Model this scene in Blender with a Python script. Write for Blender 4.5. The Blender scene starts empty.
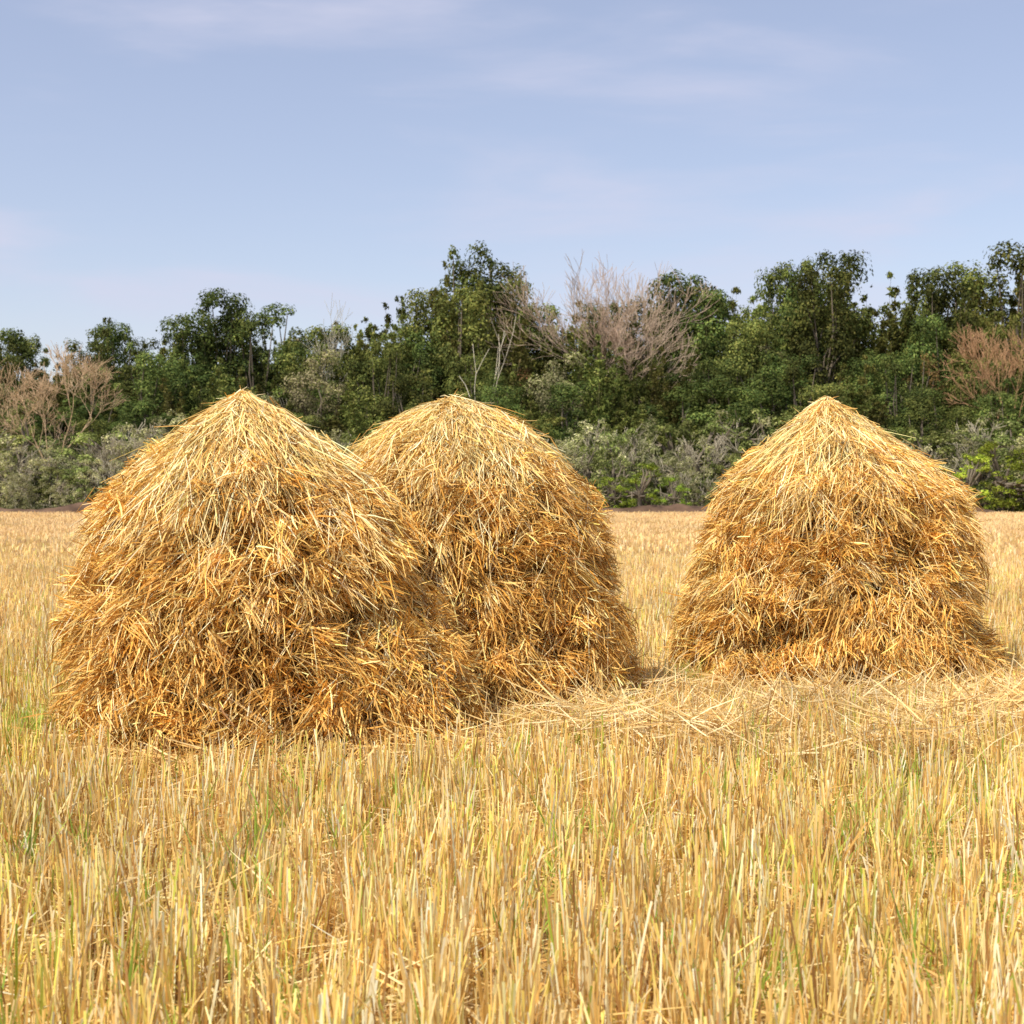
import bpy, math, numpy as np
from mathutils import Vector
rng=np.random.default_rng(7)
F=1422.0; CH=1.6; HZ=492.0
sc=bpy.context.scene
sc.view_settings.view_transform='Standard'; sc.view_settings.look='None'; sc.view_settings.exposure=0

# ---------------- helpers ----------------
def unit(v): return v/np.maximum(np.linalg.norm(v,axis=-1,keepdims=True),1e-9)
def rvec(n): return unit(rng.normal(size=(n,3)))
def snoise(p,scale,seed):
    r=np.random.default_rng(seed); o=0
    for i in range(7):
        d=r.normal(size=p.shape[-1]); d/=np.linalg.norm(d)
        f=scale*r.uniform(.6,1.7)
        o=o+np.sin((p@d)*f*6.283+r.uniform(0,6.28)+1.3*np.sin((p@np.roll(d,1))*f*3.1+i))
    return o/7*1.6
def make_mesh(name,V,Fc,C,mat,smooth=False):
    me=bpy.data.meshes.new(name); V=np.ascontiguousarray(V.reshape(-1,3),dtype=np.float32)
    n=Fc.shape[1]
    me.vertices.add(len(V)); me.vertices.foreach_set('co',V.ravel())
    me.loops.add(Fc.size); me.loops.foreach_set('vertex_index',Fc.ravel().astype(np.int32))
    me.polygons.add(len(Fc)); me.polygons.foreach_set('loop_start',np.arange(0,Fc.size,n,dtype=np.int32))
    me.update(calc_edges=True); me.validate()
    if C is not None:
        a=me.attributes.new('Col','FLOAT_COLOR','POINT')
        C4=np.ones((len(V),4),dtype=np.float32); C4[:,:3]=C.reshape(-1,3)
        a.data.foreach_set('color',C4.ravel())
    if smooth: me.polygons.foreach_set('use_smooth',np.ones(len(Fc),dtype=bool))
    me.materials.append(mat); return me
def add_obj(name,me,parent=None,loc=(0,0,0),rz=0,s=(1,1,1)):
    o=bpy.data.objects.new(name,me); sc.collection.objects.link(o)
    o.location=loc; o.rotation_euler=(0,0,rz); o.scale=s
    if parent: o.parent=parent
    return o
def ribbons(P,D,L,W,bend,col,taper=.4,side=None):
    n=len(P); D=unit(D)
    S=unit(np.cross(D,rvec(n))) if side is None else side
    L=np.asarray(L).reshape(-1,1); W=np.asarray(W).reshape(-1,1)
    V=np.zeros((n,3,2,3))
    for k,(t,w) in enumerate(((0,.9),(.5,1),(1,taper))):
        c=P+D*L*t+bend*(t*t)
        V[:,k,0]=c-S*W*w*.5; V[:,k,1]=c+S*W*w*.5
    b=np.arange(n)[:,None]*6
    Fc=np.stack([np.concatenate([b,b+1,b+3,b+2],1),np.concatenate([b+2,b+3,b+5,b+4],1)],1).reshape(-1,4)
    C=np.repeat(col[:,None,:],6,axis=1)
    return V.reshape(-1,3),Fc,C.reshape(-1,3)
def merge(parts):
    Vs,Fs,Cs=[],[],[];o=0
    for v,f,c in parts:
        Vs.append(v);Fs.append(f+o);Cs.append(c);o+=len(v)
    return np.concatenate(Vs),np.concatenate(Fs),np.concatenate(Cs)
def pal(n,cols,w):
    cols=np.array(cols);w=np.array(w)/sum(w)
    c=cols[rng.choice(len(cols),n,p=w)]
    return np.clip(c*rng.uniform(.8,1.2,(n,1)),0,.95)

# ---------------- materials ----------------
def newmat(name):
    m=bpy.data.materials.new(name); m.use_nodes=True; nt=m.node_tree; nt.nodes.clear()
    return m,nt,nt.nodes.new('ShaderNodeOutputMaterial')
def leafy(name,rough=.6,spec=.3,trans=.2,objvar=0,nscale=8,nlo=.8,nhi=1.15):
    m,nt,out=newmat(name); N=nt.nodes.new; L=nt.links.new
    at=N('ShaderNodeAttribute'); at.attribute_name='Col'
    geo=N('ShaderNodeNewGeometry')
    no=N('ShaderNodeTexNoise'); no.inputs['Scale'].default_value=nscale; no.inputs['Detail'].default_value=3
    L(geo.outputs['Position'],no.inputs['Vector'])
    mr=N('ShaderNodeMapRange'); mr.inputs['From Min'].default_value=.3; mr.inputs['From Max'].default_value=.7
    mr.inputs['To Min'].default_value=nlo; mr.inputs['To Max'].default_value=nhi
    L(no.outputs['Fac'],mr.inputs['Value'])
    hs=N('ShaderNodeHueSaturation'); L(at.outputs['Color'],hs.inputs['Color']); L(mr.outputs[0],hs.inputs['Value'])
    if objvar:
        oi=N('ShaderNodeObjectInfo'); m2=N('ShaderNodeMapRange')
        m2.inputs['To Min'].default_value=.5-objvar*.9; m2.inputs['To Max'].default_value=.5+objvar*.15
        L(oi.outputs['Random'],m2.inputs['Value']); L(m2.outputs[0],hs.inputs['Hue'])
        m3=N('ShaderNodeMath'); m3.operation='MULTIPLY'; m3.inputs[1].default_value=7.31
        m4=N('ShaderNodeMath'); m4.operation='FRACT'; m5=N('ShaderNodeMapRange')
        m5.inputs['To Min'].default_value=.6; m5.inputs['To Max'].default_value=1.6
        m6=N('ShaderNodeMath'); m6.operation='MULTIPLY'
        L(oi.outputs['Random'],m3.inputs[0]);L(m3.outputs[0],m4.inputs[0]);L(m4.outputs[0],m5.inputs['Value'])
        L(m5.outputs[0],m6.inputs[0]);L(mr.outputs[0],m6.inputs[1]);L(m6.outputs[0],hs.inputs['Value'])
    bs=N('ShaderNodeBsdfPrincipled'); bs.inputs['Roughness'].default_value=rough
    bs.inputs['Specular IOR Level'].default_value=spec
    L(hs.outputs[0],bs.inputs['Base Color'])
    if trans>0:
        tr=N('ShaderNodeBsdfTranslucent'); L(hs.outputs[0],tr.inputs['Color'])
        mx=N('ShaderNodeMixShader'); mx.inputs[0].default_value=trans
        L(bs.outputs[0],mx.inputs[1]);L(tr.outputs[0],mx.inputs[2]);L(mx.outputs[0],out.inputs[0])
    else: L(bs.outputs[0],out.inputs[0])
    return m
M_straw=leafy('straw',.5,.18,.06,nscale=3,nlo=.88,nhi=1.18)
M_stub=leafy('stubble_straw',.55,.2,.2,nscale=.8,nlo=.88,nhi=1.14)
M_leaf=leafy('tree_foliage',.65,.08,.25,objvar=.05,nscale=.25,nlo=.65,nhi=1.35)
M_shrub=leafy('shrub_leaves',.65,.08,.3,objvar=.03,nscale=.3,nlo=.85,nhi=1.3)
M_bark=leafy('bark',.9,.1,0)
def noisemat(name,stops,scale,detail=8,bump=.3):
    m,nt,out=newmat(name);N=nt.nodes.new;L=nt.links.new
    geo=N('ShaderNodeNewGeometry');no=N('ShaderNodeTexNoise');no.inputs['Scale'].default_value=scale;no.inputs['Detail'].default_value=detail
    L(geo.outputs['Position'],no.inputs['Vector'])
    cr=N('ShaderNodeValToRGB');el=cr.color_ramp.elements
    while len(el)<len(stops): el.new(.5)
    for e,(p,c) in zip(el,stops): e.position=p;e.color=(*c,1)
    L(no.outputs['Fac'],cr.inputs[0])
    bs=N('ShaderNodeBsdfPrincipled');bs.inputs['Roughness'].default_value=.9;bs.inputs['Specular IOR Level'].default_value=.1
    L(cr.outputs[0],bs.inputs['Base Color'])
    bp=N('ShaderNodeBump');bp.inputs['Strength'].default_value=bump;bp.inputs['Distance'].default_value=.05
    L(no.outputs['Fac'],bp.inputs['Height']);L(bp.outputs[0],bs.inputs['Normal'])
    L(bs.outputs[0],out.inputs[0]);return m,nt,cr,bs
M_core,_,_,_=noisemat('packed_straw',[(.3,(.08,.032,.006)),(.7,(.24,.115,.022))],14)  # straw core coloured extra dark, painting shade into the gaps between tufts
M_earth,_,_,_=noisemat('bare_earth',[(.3,(.06,.04,.03)),(.7,(.19,.12,.08))],.8)
M_ground,nt,cr,bs=noisemat('field_ground',[(.3,(.18,.095,.03)),(.5,(.44,.27,.085)),(.7,(.66,.45,.17))],5,12)
N=nt.nodes.new;L=nt.links.new
geo=N('ShaderNodeNewGeometry');n2=N('ShaderNodeTexNoise');n2.inputs['Scale'].default_value=.12;n2.inputs['Detail'].default_value=5
L(geo.outputs['Position'],n2.inputs['Vector'])
r2=N('ShaderNodeValToRGB');r2.color_ramp.elements[0].position=.35;r2.color_ramp.elements[0].color=(.8,.8,.7,1);r2.color_ramp.elements[1].position=.65;r2.color_ramp.elements[1].color=(1.1,1.05,1.1,1)
L(n2.outputs['Fac'],r2.inputs[0])
mx=N('ShaderNodeMix');mx.data_type='RGBA';mx.blend_type='MULTIPLY';mx.inputs['Factor'].default_value=1
L(cr.outputs[0],mx.inputs['A']);L(r2.outputs[0],mx.inputs['B'])
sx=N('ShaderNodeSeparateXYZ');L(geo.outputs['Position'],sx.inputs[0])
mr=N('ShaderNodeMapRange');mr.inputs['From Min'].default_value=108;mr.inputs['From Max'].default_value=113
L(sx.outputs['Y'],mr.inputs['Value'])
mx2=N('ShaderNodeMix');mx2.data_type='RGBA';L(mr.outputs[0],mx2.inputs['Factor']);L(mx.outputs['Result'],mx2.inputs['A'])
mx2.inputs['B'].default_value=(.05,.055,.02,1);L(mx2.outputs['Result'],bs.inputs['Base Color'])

# ---------------- ground ----------------
def ground_z(x,y): return 0.03*np.sin(x*.5+1)*np.cos(y*.37)
xs=np.concatenate([[-2500,-800,-300,-150],np.linspace(-80,80,161),[150,300,800,2500]])
ys=np.concatenate([[-2500,-500,-100,-30],np.linspace(-10,130,176),[160,250,600,1500,4000]])
X,Y=np.meshgrid(xs,ys); Z=ground_z(X,Y)
V=np.stack([X,Y,Z],-1).reshape(-1,3); nx=len(xs)
i=(np.arange(len(ys)-1)[:,None]*nx+np.arange(nx-1)[None]).ravel()
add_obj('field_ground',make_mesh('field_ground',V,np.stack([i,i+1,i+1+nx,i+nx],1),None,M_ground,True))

# ---------------- haystacks ----------------
def stack_from(tab,D,inset,depthf):
    s=D/F; t=np.array(tab,float)
    z=CH+(HZ-t[:,0])*s; xl=(t[:,1]-512)*s+inset; xr=(t[:,2]-512)*s-inset
    z[-1]=0; o=np.argsort(z)
    cx=(xl+xr)[o]/2; R=np.maximum((xr-xl)[o]/2,.03)
    return dict(z=z[o],cx=cx,R=R,D=D,H=z.max(),df=depthf)
T1=[(395,234,252),(403,217,275),(415,199,294),(430,178,315),(452,150,341),(480,121,372),(510,99,396),(550,79,420),(600,72,442),(650,69,464),(700,67,484),(745,67,508)]
T2=[(400,435,472),(407,415,496),(420,388,519),(438,364,542),(455,348,560),(480,337,585),(510,327,602),(560,317,610),(620,310,624),(680,302,638),(715,300,644)]
T3=[(401,817,837),(410,802,852),(426,784,878),(445,762,902),(470,738,934),(492,717,964),(505,716,958),(530,707,965),(580,694,976),(630,682,992),(690,672,1006)]
stacks=[stack_from(T1,9.0,.07,.9),stack_from(T2,10.3,.07,.85),stack_from(T3,11.5,.07,.92)]
def surf(S,z,th,seed):
    cx=np.interp(z,S['z'],S['cx']);R=np.interp(z,S['z'],S['R'])
    q=np.stack([np.cos(th)*1.2,np.sin(th)*1.2,z],-1);q2=q*np.array([1,1,2.0])
    side=1/(1+np.exp((z/S['H']-.76)/.04))
    n2=snoise(q2,.95,seed+1)
    lump=(snoise(q,.45,seed)*.05+n2*(.022+.06*side)-.24*side*np.clip(-.30-n2,0,1)+snoise(q2,2.2,seed+6)*.04)*np.clip(R/.6,.25,1)
    R=R+lump
    P=np.stack([cx+np.cos(th)*R,S['D']+np.sin(th)*R*S['df'],z],-1)
    dz=.06
    slope=(np.interp(np.clip(z+dz,0,S['H']),S['z'],S['R'])-np.interp(np.clip(z-dz,0,S['H']),S['z'],S['R']))/(2*dz)
    out=np.stack([np.cos(th),np.sin(th),np.zeros_like(th)],-1)
    down=unit(out*(-slope)[...,None]+np.array([0,0,-1.]))
    nrm=unit(out+np.array([0,0,1.])*(-slope)[...,None])
    return P,out,down,nrm
def excess(S,P):
    z=P[:,2];cx=np.interp(z,S['z'],S['cx']);R=np.interp(z,S['z'],S['R'])
    d=np.sqrt((P[:,0]-cx)**2+((P[:,1]-S['D'])/S['df'])**2)-R
    return np.where(z>S['H'],d+(z-S['H'])*2.5,d)
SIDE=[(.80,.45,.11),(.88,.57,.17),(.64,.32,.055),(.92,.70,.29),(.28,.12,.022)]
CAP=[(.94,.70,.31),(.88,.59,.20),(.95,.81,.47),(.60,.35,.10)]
for si,S in enumerate(stacks):
    seed=20+si*5
    nz,nt_=60,96
    zz=np.linspace(0,S['H']-.02,nz);tt=np.linspace(0,2*np.pi,nt_,endpoint=False)
    Zg,Tg=np.meshgrid(zz,tt,indexing='ij');P,o_,d_,n_=surf(S,Zg,Tg,seed)
    P=P-n_*np.minimum(.16,.03+.13*np.interp(Zg,S['z'],S['R'])/.5)[...,None]
    P+=n_*(snoise(P,3.5,9)*.02)[...,None]
    ii=np.arange(nz-1)[:,None]*nt_;jj=np.arange(nt_)[None];j2=(jj+1)%nt_
    Fc=np.stack([ii+jj,ii+j2,ii+nt_+j2,ii+nt_+jj],-1).reshape(-1,4)
    par=bpy.data.objects.new('haystack' if si==0 else 'haystack.%03d'%si,None);sc.collection.objects.link(par)
    add_obj('packed_core',make_mesh('packed_core',P.reshape(-1,3),Fc,None,M_core,True),par)
    zs=np.linspace(0,S['H'],400);Rz=np.interp(zs,S['z'],S['R']);dR=np.gradient(Rz,zs)
    w=(Rz+.04)*np.sqrt(1+np.minimum(dR**2,9));cdf=np.cumsum(w);cdf/=cdf[-1]
    def sampz(n): return np.interp(rng.random(n),cdf,zs)
    parts=[]
    K=3900;m=27
    z=sampz(K);th=rng.uniform(0,2*np.pi,K)
    P,out,down,nrm=surf(S,z,th,seed)
    u=z/S['H']
    capb=.75+.09*snoise(np.stack([np.cos(th),np.sin(th)],-1),.8,seed+3)
    iscap=1/(1+np.exp(-(u-capb)/.04))
    tang=np.cross(out,np.array([0,0,1.]))
    flow=snoise(P,.9,seed+2)[:,None]; flow2=snoise(P,1.1,seed+9)[:,None]
    dside=unit(out*.85+down*(.38+.5*flow2)+tang*(flow*.9)+rng.normal(size=(K,3))*.5)
    dcap=unit(down*1.0+nrm*.08+tang*(flow*.3)+rng.normal(size=(K,3))*.22)
    cap=rng.random(K)<iscap
    D0=np.where(cap[:,None],dcap,dside)
    push=np.where(cap,rng.normal(0,.018,K),rng.normal(-.02,.066,K))
    idx=np.repeat(np.arange(K),m);n=len(idx);c=cap[idx]
    spread=np.where(c,.085,.033)[:,None]
    tone=rng.uniform(.68,1.25,K)[idx][:,None]
    Dd=unit(D0[idx]+rng.normal(size=(n,3))*np.where(c,.25,.28)[:,None])
    Lr=np.where(c,rng.uniform(.12,.40,n),rng.uniform(.08,.21,n))
    P0=P[idx]+rng.normal(size=(n,3))*spread+nrm[idx]*push[idx][:,None]
    depth=np.where(c,rng.uniform(.0,.05,n),rng.uniform(.01,.11,n))
    P0=P0-nrm[idx]*depth[:,None]-Dd*(Lr*np.where(c,.5,.3))[:,None]
    bend=np.stack([np.zeros(n),np.zeros(n),-Lr*rng.uniform(0,.3,n)],-1)+rng.normal(size=(n,3))*.02
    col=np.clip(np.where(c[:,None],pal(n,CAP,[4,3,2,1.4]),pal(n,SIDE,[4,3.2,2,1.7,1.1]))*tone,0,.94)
    W=np.where(c,rng.uniform(.004,.009,n),rng.uniform(.004,.011,n))
    tol=np.where(c,.06,.14);free=rng.random(n)<.04
    keep=((excess(S,P0)<tol)&(excess(S,P0+Dd*Lr[:,None]+bend)<tol+.03))|(free&(P0[:,2]<S['H']*.93)&(excess(S,P0)<.2))
    k=keep;parts.append(ribbons(P0[k],Dd[k],Lr[k],W[k],bend[k],col[k],.55))
    n=11000;z=sampz(n);th=rng.uniform(0,2*np.pi,n);P,out,down,nrm=surf(S,z,th,seed)
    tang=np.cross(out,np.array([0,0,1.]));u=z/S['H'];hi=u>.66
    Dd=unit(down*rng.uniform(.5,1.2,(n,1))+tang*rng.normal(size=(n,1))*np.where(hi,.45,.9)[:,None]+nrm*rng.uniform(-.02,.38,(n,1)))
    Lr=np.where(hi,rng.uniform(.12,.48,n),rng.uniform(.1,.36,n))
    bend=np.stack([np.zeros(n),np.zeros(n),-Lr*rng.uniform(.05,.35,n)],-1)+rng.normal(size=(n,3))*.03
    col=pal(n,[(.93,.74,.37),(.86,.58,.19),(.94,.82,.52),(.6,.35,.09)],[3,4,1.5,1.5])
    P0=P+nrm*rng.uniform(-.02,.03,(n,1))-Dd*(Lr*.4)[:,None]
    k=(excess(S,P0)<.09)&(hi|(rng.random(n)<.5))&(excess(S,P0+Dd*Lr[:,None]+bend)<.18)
    parts.append(ribbons(P0[k],Dd[k],Lr[k],rng.uniform(.0035,.008,k.sum()),bend[k],col[k]))
    kt=80;th=rng.uniform(0,2*np.pi,kt);z=S['H']*rng.uniform(.36,.80,kt);P,out,down,nrm=surf(S,z,th,seed)
    tang=np.cross(out,np.array([0,0,1.]));D0=unit(out*.9+down*.6+tang*rng.normal(size=(kt,1))*.5)
    idx=np.repeat(np.arange(kt),34);n=len(idx);Lr=rng.uniform(.10,.27,n)
    Dd=unit(D0[idx]+rng.normal(size=(n,3))*.22);P0=P[idx]+rng.normal(size=(n,3))*.025-Dd*(Lr*.35)[:,None]
    parts.append(ribbons(P0,Dd,Lr,rng.uniform(.004,.009,n),np.stack([0*Lr,0*Lr,-Lr*rng.uniform(.1,.4,n)],-1),pal(n,CAP,[3,4,2,1.5])))
    n=1300;a=rng.uniform(0,2*np.pi,n);rr=rng.uniform(0,.18,n)
    P=np.stack([S['cx'][-1]+np.cos(a)*rr*.7,S['D']+np.sin(a)*rr*.7,S['H']+.02+rng.uniform(-.05,.02,n)-rr*.42],-1)
    Dd=np.stack([np.cos(a+rng.normal(0,.9,n)),np.sin(a+rng.normal(0,.9,n)),rng.uniform(-1.1,-.25,n)],-1)
    Lr=rng.uniform(.06,.20,n);bend=np.stack([np.zeros(n),np.zeros(n),-Lr*rng.uniform(.1,.4,n)],-1)
    st=rng.random(n)<.05;Dd[st,2]=rng.uniform(0,.9,st.sum());Lr[st]*=.6
    parts.append(ribbons(P,Dd,Lr,rng.uniform(.004,.009,n),bend,pal(n,CAP,[3,2,2,1])))
    n=7000;a=rng.uniform(0,2*np.pi,n);rr=S['R'][0]+.03+np.abs(rng.normal(0,.25,n))
    P=np.stack([S['cx'][0]+np.cos(a)*rr,S['D']+np.sin(a)*rr*S['df'],.02+rng.uniform(0,.22,n)*np.exp(-(rr-S['R'][0])*2.2)],-1)
    Dd=rng.normal(size=(n,3))*np.array([1,1,.22]);Dd+=np.stack([np.cos(a),np.sin(a),-np.ones(n)*.1],-1)*.7
    parts.append(ribbons(P,Dd,rng.uniform(.12,.36,n),rng.uniform(.004,.009,n),rng.normal(size=(n,3))*.02,pal(n,[(.84,.62,.28),(.74,.48,.16),(.55,.32,.1)],[3,3,1])))
    v,f,cc=merge(parts);v[:,2]=np.maximum(v[:,2],.0)
    add_obj('straw',make_mesh('straw',v,f,cc,M_straw),par)

def inside(x,y,grow=0.0):
    r=np.zeros(len(x),bool)
    for S in stacks:
        r|=((x-S['cx'][0])/(S['R'][0]+grow))**2+((y-S['D'])/((S['R'][0]+grow)*S['df']))**2<1
    return r
# ---------------- stubble ----------------
parts=[]
def stub(y0,y1,dens,per,wmul,hlo,hhi,slope,marg,spread,seed):
    n=int(dens*((y1-y0)*(slope*(y0+y1)+2*marg)))
    y=np.sqrt(rng.uniform(y0**2,y1**2,n)) if y0>12 else rng.uniform(y0,y1,int(n*1.7))
    n=len(y);hw=slope*y+marg;x=rng.uniform(-1,1,n)*hw
    if y0<12:
        k=rng.random(n)<hw/(slope*y1+marg);x=x[k];y=y[k]
    row=.24
    if y0<40: x=np.where(rng.random(len(x))<.6,np.round(x/row+.12*np.sin(y*1.3))*row+rng.normal(0,.045,len(x)),x)
    k=~inside(x,y,.02);x=x[k];y=y[k];K=len(x)
    q=np.stack([x,y],-1);patch=snoise(q,.25,seed);patch2=snoise(q,.09,seed+1)
    h=rng.uniform(hlo,hhi,K)*(1+.2*patch)
    near=inside(x,y,.35);h=np.where(near,h*.8,h)
    g=np.clip(.10+.16*snoise(q,.30,77)+.16*(patch2>.5),0.01,.7)
    lean=rng.normal(size=(K,3))*np.array([.08,.08,0])+np.array([0.01,0,1])
    idx=np.repeat(np.arange(K),per);N_=len(idx)
    P=np.stack([x[idx],y[idx],np.zeros(N_)],-1)+rng.normal(size=(N_,3))*np.array([spread,spread,0])
    P[:,2]=ground_z(P[:,0],P[:,1])-.01
    D=unit(lean[idx]+rng.normal(size=(N_,3))*np.array([.085,.085,.02]))
    Lr=h[idx]*rng.uniform(.45,1.15,N_)
    bent=rng.random(N_)<.12
    bend=rng.normal(size=(N_,3))*np.array([.015,.015,0])
    bend[bent]+=rng.normal(size=(bent.sum(),3))*np.array([.11,.11,0])-np.array([0,0,.09])
    col=pal(N_,[(.88,.60,.21),(.92,.73,.36),(.73,.45,.13),(.94,.84,.56),(.42,.23,.08),(.89,.72,.19)],[4,3.4,2.4,2.0,1.5,1.8])
    tuft=rng.uniform(.78,1.14,K)[idx]
    col*=(tuft*(1+.12*patch2[idx]))[:,None]
    gm=rng.random(N_)<g[idx]*.6
    col[gm]=pal(gm.sum(),[(.50,.53,.08),(.36,.46,.06),(.78,.70,.15)],[3,1.6,5])
    fade=np.clip((P[:,1]-10)/45,0,1)[:,None]*.75
    col=col*(1-fade)+np.array([.88,.65,.36])*fade*rng.uniform(.85,1.1,(N_,1))*(1+.13*patch2[idx]+.06*patch[idx])[:,None]
    parts.append(ribbons(P,D,Lr,rng.uniform(.004,.0095,N_)*wmul,bend,np.clip(col,0,.94),.8))
stub(2.4,13,55,18,1.0,.20,.38,.42,1.2,.032,5)
stub(13,32,30,10,1.6,.17,.27,.42,2,.06,6)
stub(32,109,6.5,4,5.0,.10,.2,.42,4,.12,8)
n=34000;y=rng.uniform(2.4,16,n);x=rng.uniform(-1,1,n)*(.42*y+1.2);k=~inside(x,y,-.05);x=x[k];y=y[k];n=len(x)
P=np.stack([x,y,ground_z(x,y)+rng.uniform(.01,.12,n)],-1);Dd=rng.normal(size=(n,3))*np.array([1,1,.3])
parts.append(ribbons(P,Dd,rng.uniform(.1,.32,n),rng.uniform(.004,.008,n),rng.normal(size=(n,3))*.02,pal(n,[(.80,.56,.20),(.88,.7,.36),(.6,.36,.12)],[3,3,2])))
n=24000;x=rng.normal(0,1,n)*1.6+2.4;y=9.1+rng.normal(0,.6,n)+.15*np.sin(x*2);k=~inside(x,y,-.05)&(np.abs(x-2.2)<3.8);x=x[k];y=y[k];n=len(x)
P=np.stack([x,y,ground_z(x,y)+rng.uniform(.03,.32,n)*np.clip(.7+.6*snoise(np.stack([x,y],-1),.6,3),.1,1.3)],-1);Dd=rng.normal(size=(n,3))*np.array([1,1,.4])
parts.append(ribbons(P,Dd,rng.uniform(.15,.40,n),rng.uniform(.005,.010,n),rng.normal(size=(n,3))*.04,pal(n,[(.86,.64,.28),(.92,.74,.42),(.66,.42,.15)],[3,3,2])))
v,f,c=merge(parts)
add_obj('stubble',make_mesh('stubble',v,f,c,M_stub))
# green grass tufts
parts=[]
n0=230;y=rng.uniform(3,14,n0);x=rng.uniform(-1,1,n0)*(.42*y+.5)
ex=rng.normal(0,1,(90,2))*np.array([.3,.35])+np.array([-3.0,8.5]);ex2=rng.normal(0,1,(12,2))*np.array([.06,.1])+np.array([1.33,10.9]);ex3=rng.normal(0,1,(8,2))*np.array([.12,.3])+np.array([1.55,5.6])
x=np.concatenate([x,ex[:,0],ex2[:,0],ex3[:,0]]);y=np.concatenate([y,ex[:,1],ex2[:,1],ex3[:,1]]);k=~inside(x,y,.05);x=x[k];y=y[k]
idx=np.repeat(np.arange(len(x)),14);n=len(idx)
P=np.stack([x[idx],y[idx],np.zeros(n)],-1)+rng.normal(size=(n,3))*np.array([.035,.035,0]);
Dd=rng.normal(size=(n,3))*np.array([.2,.2,0])+np.array([0,0,1]);Lr=rng.uniform(.15,.38,n)
bend=rng.normal(size=(n,3))*np.array([.06,.06,0])-np.array([0,0,.03])
parts.append(ribbons(P,Dd,Lr,rng.uniform(.005,.010,n),bend,pal(n,[(.28,.42,.06),(.42,.52,.09),(.6,.58,.14)],[3,3,2]),.15))
v,f,c=merge(parts);add_obj('grass',make_mesh('grass',v,f,c,M_stub))

# ---------------- trees ----------------
def tubes(segs,col):
    A=np.array([[*s[0],*s[1],s[2],s[3]] for s in segs]);n=len(A);p0=A[:,:3];p1=A[:,3:6]
    d=unit(p1-p0);a=unit(np.cross(d,np.array([.3,.9,.2])));b=np.cross(d,a);V=np.zeros((n,2,5,3))
    for k in range(5):
        t=k/5*2*np.pi;o=a*math.cos(t)+b*math.sin(t)
        V[:,0,k]=p0+o*A[:,6:7];V[:,1,k]=p1+o*A[:,7:8]
    base=np.arange(n)[:,None]*10;fs=[]
    for k in range(5):
        k2=(k+1)%5;fs.append(np.concatenate([base+k,base+k2,base+5+k2,base+5+k],1))
    C=np.repeat((np.array(col)*rng.uniform(.85,1.15,(n,1)))[:,None,:],10,1)
    return V.reshape(-1,3),np.concatenate(fs),C.reshape(-1,3)
def leaves(P,nrm,size,col,asp=.6):
    n=len(P);S=unit(np.cross(nrm,rvec(n)));T=np.cross(nrm,S);s=np.asarray(size).reshape(-1,1)
    V=np.stack([P-S*s*.5,P-T*s*asp*.5+nrm*s*.08,P+S*s*.5,P+T*s*asp*.5+nrm*s*.08],1)
    Fc=np.arange(n*4).reshape(-1,4);return V.reshape(-1,3),Fc,np.repeat(col[:,None],4,1).reshape(-1,3)
G=[(.078,.118,.030),(.11,.148,.036),(.052,.084,.024),(.15,.178,.048)]
def crown_lobes(cen,rad,cnt,gcol,w,sz=(.16,.34)):
    Pp,Nn,Cc,Ss=[],[],[],[]
    for c0,r in zip(cen,rad):
        k=int(cnt*r*r);d=rvec(k);d[:,2]=np.where(d[:,2]<-.5,-d[:,2],d[:,2])
        rr=r*rng.uniform(.5,1.1,(k,1))*(1+.3*snoise(d+c0,.5,3))[:,None]
        Pp.append(c0+d*rr*np.array([1,1,.85]));Nn.append(unit(d+rvec(k)*.6+np.array([0,0,.3])))
        Cc.append(pal(k,gcol,w)*rng.uniform(.65,1.4));Ss.append(rng.uniform(*sz,k))
    return leaves(np.concatenate(Pp),np.concatenate(Nn),np.concatenate(Ss),np.concatenate(Cc))
def broad_tree(H,Wd,base=.25,gcol=G,nl=34,sz=(.16,.34),cnt=215):
    cen=[];rad=[];segs=[];top=np.array([rng.normal(0,.4),rng.normal(0,.4),H*.45])
    segs.append((np.array([0,0,-.3]),top,.28,.2))
    for i in range(nl):
        u=rng.uniform(base,1);r=rng.uniform(.6,1.6)*H/16
        prof=math.sin(min(1,(u-base)/(1-base)*1.0+.12)*math.pi*.9)**.5
        a=rng.uniform(0,6.28);q=Wd*prof*math.sqrt(rng.uniform(.1,1))
        c=np.array([math.cos(a)*q,math.sin(a)*q,H*u-r*.6]);cen.append(c);rad.append(r)
        if i%2==0:
            mid=(top+c)/2+rng.normal(size=3)*.4;segs+= [(top*rng.uniform(.7,1),mid,.14,.09),(mid,c,.09,.03)]
    return merge([crown_lobes(cen,rad,cnt,gcol,[3,3,2,1.5],sz)]),tubes(segs,(.19,.16,.12))
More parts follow.
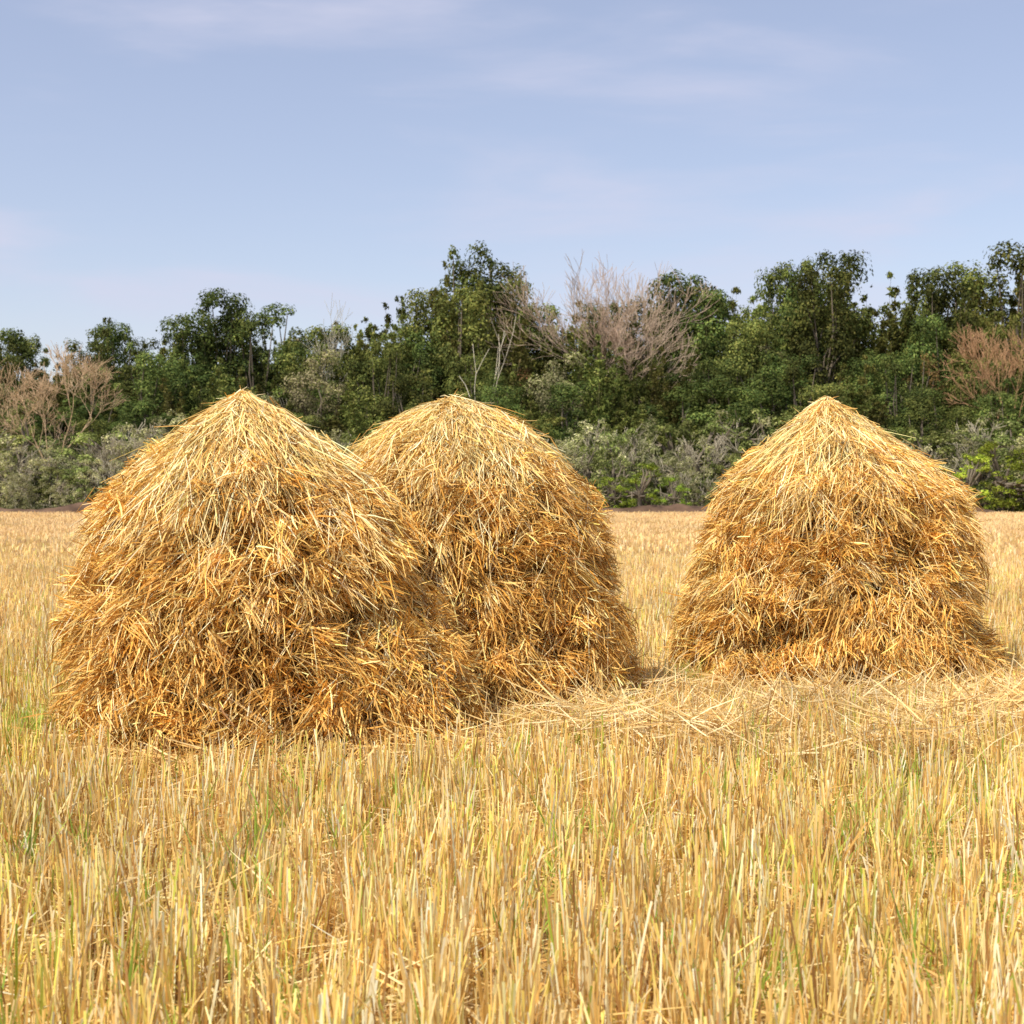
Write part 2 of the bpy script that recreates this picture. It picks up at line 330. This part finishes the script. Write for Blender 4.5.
def bamboo(H,nc=16):
    segs=[];P,Nn,C,S=[],[],[],[]
    for i in range(nc):
        a=rng.uniform(0,6.28);o=np.array([math.cos(a),math.sin(a),0])*rng.uniform(.2,1.6);h=H*rng.uniform(.55,1.0)
        lean=np.array([math.cos(a),math.sin(a),0])*rng.uniform(.5,3.6)
        pts=[o+lean*(t**2)+np.array([0,0,h*(t-.16*t**4*np.linalg.norm(lean)/2.0)]) for t in np.linspace(0,1,9)]
        for j in range(8): segs.append((pts[j],pts[j+1],.06*(1-j/9),.06*(1-(j+1)/9)))
        k=760;t=rng.uniform(.12,1,k)**.8
        t2=np.round(t*11)/11
        ip=np.array([np.interp(t,np.linspace(0,1,9),[p[q] for p in pts]) for q in range(3)]).T
        ip2=np.array([np.interp(t2,np.linspace(0,1,9),[p[q] for p in pts]) for q in range(3)]).T
        ang=t2*40+i;w=(1.3*np.sin(np.clip((1-t)*1.9+.16,0,1.57)))[:,None]
        ip=ip*.4+ip2*.6+np.stack([np.cos(ang),np.sin(ang),0*ang],-1)*w*.5+rng.normal(size=(k,3))*w*np.array([.38,.38,.32]);P.append(ip)
        Nn.append(unit(rvec(k)+np.array([0,0,.5])));C.append(pal(k,[(.12,.15,.038),(.16,.185,.045),(.07,.10,.025),(.21,.21,.065)],[3,3,2,1])*rng.uniform(.7,1.3));S.append(rng.uniform(.2,.40,k))
    return leaves(np.concatenate(P),np.concatenate(Nn),np.concatenate(S),np.concatenate(C),.4),tubes(segs,(.22,.20,.10))
def bare(H,col,spread=.55,levels=5,r0=.22,trunk=.3,kids=(3,5),rmin=.012):
    segs=[]
    def rec(p,d,l,r,lev):
        q=p
        for s in range(3):
            d=unit(d+rng.normal(size=3)*.14+np.array([0,0,.05]));e=q+d*l/3;r2=max(r*.84,rmin);segs.append((q,e,r,r2));q=e;r=r2
            if lev<levels and s>0:
                for k in range(rng.integers(kids[0],kids[1])//2+ (s==2)):
                    nd=unit(d+rng.normal(size=3)*spread+np.array([0,0,.2]));rec(q,nd,l*rng.uniform(.55,.8),max(r*.62,rmin),lev+1)
    rec(np.array([0,0,-.2]),np.array([0,0,1.]),H*trunk,r0,0)
    return tubes(segs,col),segs
def mk(name,part,mat): v,f,c=part;return make_mesh(name,v,f,c,mat)
variants=[]
for i in range(6):
    l,t=broad_tree(16,rng.uniform(3.0,4.8),rng.uniform(.05,.12),nl=48);variants.append((mk('crown_foliage',l,M_leaf),mk('trunk_limbs',t,M_bark),16))
for i in range(5):
    l,t=bamboo(16,20);variants.append((mk('bamboo_foliage',l,M_leaf),mk('bamboo_culms',t,M_bark),15.3))
GY=[(.19,.20,.085),(.24,.23,.12),(.13,.15,.05),(.28,.26,.15)]
dry=broad_tree(16,3.8,.1,gcol=GY,nl=36);variants.append((mk('dry_foliage',dry[0],M_leaf),mk('trunk_limbs',dry[1],M_bark),16))
RB=[(.24,.14,.055),(.20,.15,.05),(.13,.14,.045),(.30,.17,.07)]
red=broad_tree(16,3.4,.2,gcol=RB,nl=20,cnt=110);variants.append((mk('russet_foliage',red[0],M_leaf),mk('trunk_limbs',red[1],M_bark),16))
sky=np.array([(-300,335),(0,325),(50,320),(100,304),(125,322),(150,314),(180,291),(210,295),(240,316),(320,298),(350,302),(380,283),(415,281),(450,254),(490,248),(512,258),(530,278),(550,298),(580,292),(610,288),(640,284),(672,278),(700,263),(712,261),(730,280),(750,278),(790,249),(830,245),(862,235),(885,264),(915,268),(948,249),(972,262),(1000,242),(1100,245),(1400,252)],float)
forest=bpy.data.objects.new('distant_tree_line',None);sc.collection.objects.link(forest)
def place(par,px,dep,h,v,wmul=1.0):
    x=(px-512)*dep/F;s=h/v[2];rz=rng.uniform(0,6.28);ws=s*wmul
    for me in v[:2]:
        add_obj(me.name.split('.')[0],me,par,(x,dep,0),rz,(ws,ws,s))
for r,(dep,frac,sp) in enumerate([(154,.94,22),(149,1.0,24),(143,.89,27),(136,.76,31),(130,.61,34),(125,.46,37)]):
    px=-260+rng.uniform(0,20)
    while px<1290:
        d=dep+rng.uniform(-3,3);topy=np.interp(px,sky[:,0],sky[:,1])
        h=(CH+(HZ-topy)*d/F)*frac*(rng.uniform(.87,1.04) if r<2 else rng.uniform(.72,1.08))
        p=np.array([2.0]*6+[2.7]*5+[1.6 if px<620 else .5,.6]);v=variants[rng.choice(13,p=p/p.sum())]
        place(forest,px,d,h,v,rng.uniform(.65,1.1)*max(.85,min(1.3,17/h)))
        px+=sp*rng.uniform(.6,1.35)
sv=[]
for i in range(3):
    l,t=broad_tree(6,2.6,.03,gcol=[(.17,.22,.06),(.22,.26,.08),(.12,.16,.045),(.28,.30,.12)],nl=40,sz=(.12,.24),cnt=420);sv.append((mk('shrub_foliage',l,M_shrub),mk('shrub_stems',t,M_bark),6))
for i in range(3):
    l,t=broad_tree(6,2.6,.03,gcol=[(.30,.32,.14),(.36,.36,.19),(.24,.27,.10),(.41,.40,.24)],nl=46,sz=(.10,.2),cnt=380);tt,_=bare(5.6,(.42,.38,.28),.6,3,.06,.45,rmin=.018)
    sv.append((mk('dry_shrub_foliage',l,M_shrub),mk('dry_shrub_stems',tt,M_bark),6))
shr=bpy.data.objects.new('shrub_thicket',None);sc.collection.objects.link(shr)
for dep,hm,sp in [(122,7.6,25),(118,5.9,25),(114,4.2,24),(111.5,2.3,22)]:
    px=-260
    while px<1290:
        d=dep+rng.uniform(-1.5,1.5);gr=px>575
        v=sv[rng.integers(0,3)] if rng.random()<(.65 if gr else .3) else sv[rng.integers(3,6)]
        place(shr,px,d,hm*rng.uniform(.65,1.2),v,rng.uniform(.9,1.4));px+=sp*rng.uniform(.6,1.4)
gb=broad_tree(6,2.6,.03,gcol=[(.20,.30,.03),(.27,.38,.045),(.12,.20,.025),(.33,.42,.07)],nl=40,sz=(.12,.25),cnt=380);gbv=(mk('bush_leaves',gb[0],M_shrub),mk('bush_stems',gb[1],M_bark),6)
for i,(px,h,dd) in enumerate([(640,3.9,110),(612,2.8,109.8),(672,2.8,109.8),(965,4.6,110.5),(1000,5.6,111),(1030,5,110.5)]):
    e=bpy.data.objects.new('green_bush' if i==0 else 'green_bush.%03d'%i,None);sc.collection.objects.link(e);place(e,px,dd,h,gbv,1.3)
for i,(px,dep,H,col,sp,r0,lv,rm) in enumerate([(40,119,14.5,(.55,.40,.25),.5,.18,5,.013),(606,147,27.0,(.54,.40,.30),.38,.15,5,.018),(483,128,17.5,(.62,.58,.46),.22,.12,2,.03),(330,150,22.3,(.45,.42,.32),.4,.12,4,.016),(1003,125,17,(.44,.27,.15),.4,.12,5,.014),(8,121,13,(.50,.37,.22),.5,.15,4,.014),(575,148,25.4,(.50,.39,.29),.38,.12,5,.016),(645,148,26.0,(.52,.39,.29),.38,.12,5,.016),(700,119,6.5,(.42,.38,.28),.5,.08,4,.014),(120,118,7,(.42,.38,.28),.5,.08,4,.014)]):
    p,segs=bare(H,col,sp,lv,r0,.36 if lv>2 else .6,(3,5) if lv>4 else (3,6) if lv>2 else (2,3),rmin=rm);mx_=p[0][:,2].max();p[0][:]=p[0]*H/mx_
    add_obj('bare_tree' if i==0 else 'bare_tree.%03d'%i,mk('bare_tree',p,M_bark),None,((px-512)*dep/F,dep,0))
xs=np.linspace(-75,75,500);vs=np.linspace(0,1,9);X,Vv=np.meshgrid(xs,vs)
q=np.stack([X,Vv*3],-1);hh=np.clip(.25+.5*snoise(q,.06,4)+.15*snoise(q,.4,5),0,1.0)+.45*np.exp(-((X-10)/3.5)**2)+.5*np.exp(-((X+33)/3)**2)
Zb=hh*np.sin(Vv*np.pi)-.05;Yb=107.5+Vv*2.0+.3*np.sin(X*.3)
V=np.stack([X,Yb,Zb],-1).reshape(-1,3);nx=len(xs);i=(np.arange(8)[:,None]*nx+np.arange(nx-1)[None]).ravel()
add_obj('earth_bank',make_mesh('earth_bank',V,np.stack([i,i+1,i+1+nx,i+nx],1),None,M_earth,True))

# ---------------- world and sun ----------------
EL,AZ=math.radians(54),math.radians(222)
w=bpy.data.worlds.new('World');sc.world=w;w.use_nodes=True;nt=w.node_tree;nt.nodes.clear();N=nt.nodes.new;L=nt.links.new
so=N('ShaderNodeTexSky');so.sky_type='NISHITA';so.sun_disc=False;so.sun_elevation=EL;so.sun_rotation=AZ;so.air_density=1.0;so.dust_density=1.2;so.ozone_density=1.6
tc=N('ShaderNodeTexCoord');mp=N('ShaderNodeMapping');mp.inputs['Scale'].default_value=(1.5,1.5,7.5);mp.inputs['Rotation'].default_value=(0,math.radians(4),0);mp.inputs['Location'].default_value=(.9,.1,.78);L(tc.outputs['Generated'],mp.inputs[0])
no=N('ShaderNodeTexNoise');no.inputs['Scale'].default_value=2.4;no.inputs['Detail'].default_value=6;no.inputs['Roughness'].default_value=.5;no.inputs['Distortion'].default_value=.25;L(mp.outputs[0],no.inputs['Vector'])
mr=N('ShaderNodeMapRange');mr.interpolation_type='SMOOTHSTEP';mr.inputs['From Min'].default_value=.44;mr.inputs['From Max'].default_value=.78;mr.inputs['To Min'].default_value=.25;mr.inputs['To Max'].default_value=.9;L(no.outputs['Fac'],mr.inputs['Value'])
tint=N('ShaderNodeMix');tint.data_type='RGBA';tint.blend_type='MULTIPLY';tint.inputs['Factor'].default_value=1;tint.inputs['B'].default_value=(1.36,1.20,1.16,1);L(so.outputs[0],tint.inputs['A'])
mx=N('ShaderNodeMix');mx.data_type='RGBA';mx.inputs['B'].default_value=(4.9,4.95,6.1,1);L(mr.outputs[0],mx.inputs['Factor']);L(tint.outputs['Result'],mx.inputs['A'])
bg=N('ShaderNodeBackground');bg.inputs[1].default_value=.14;L(mx.outputs['Result'],bg.inputs[0]);o=N('ShaderNodeOutputWorld');L(bg.outputs[0],o.inputs[0])
sl=bpy.data.lights.new('sun','SUN');sl.energy=5.0;sl.angle=math.radians(.5);sl.color=(1,.92,.78);s=bpy.data.objects.new('sun',sl);sc.collection.objects.link(s)
sv_=Vector((math.sin(AZ)*math.cos(EL),math.cos(AZ)*math.cos(EL),math.sin(EL)));s.rotation_euler=(-sv_).to_track_quat('-Z','Y').to_euler()
cam=bpy.data.cameras.new('camera');cam.lens=F*36/1024;cam.sensor_width=36;cam.clip_end=6000;cam.clip_start=.1
cam.dof.use_dof=True;cam.dof.focus_distance=9.0;cam.dof.aperture_fstop=5.6
c=bpy.data.objects.new('camera',cam);sc.collection.objects.link(c);c.location=(0,0,CH)
c.rotation_euler=(math.radians(90)-math.atan((512-HZ)/F),0,0);sc.camera=c
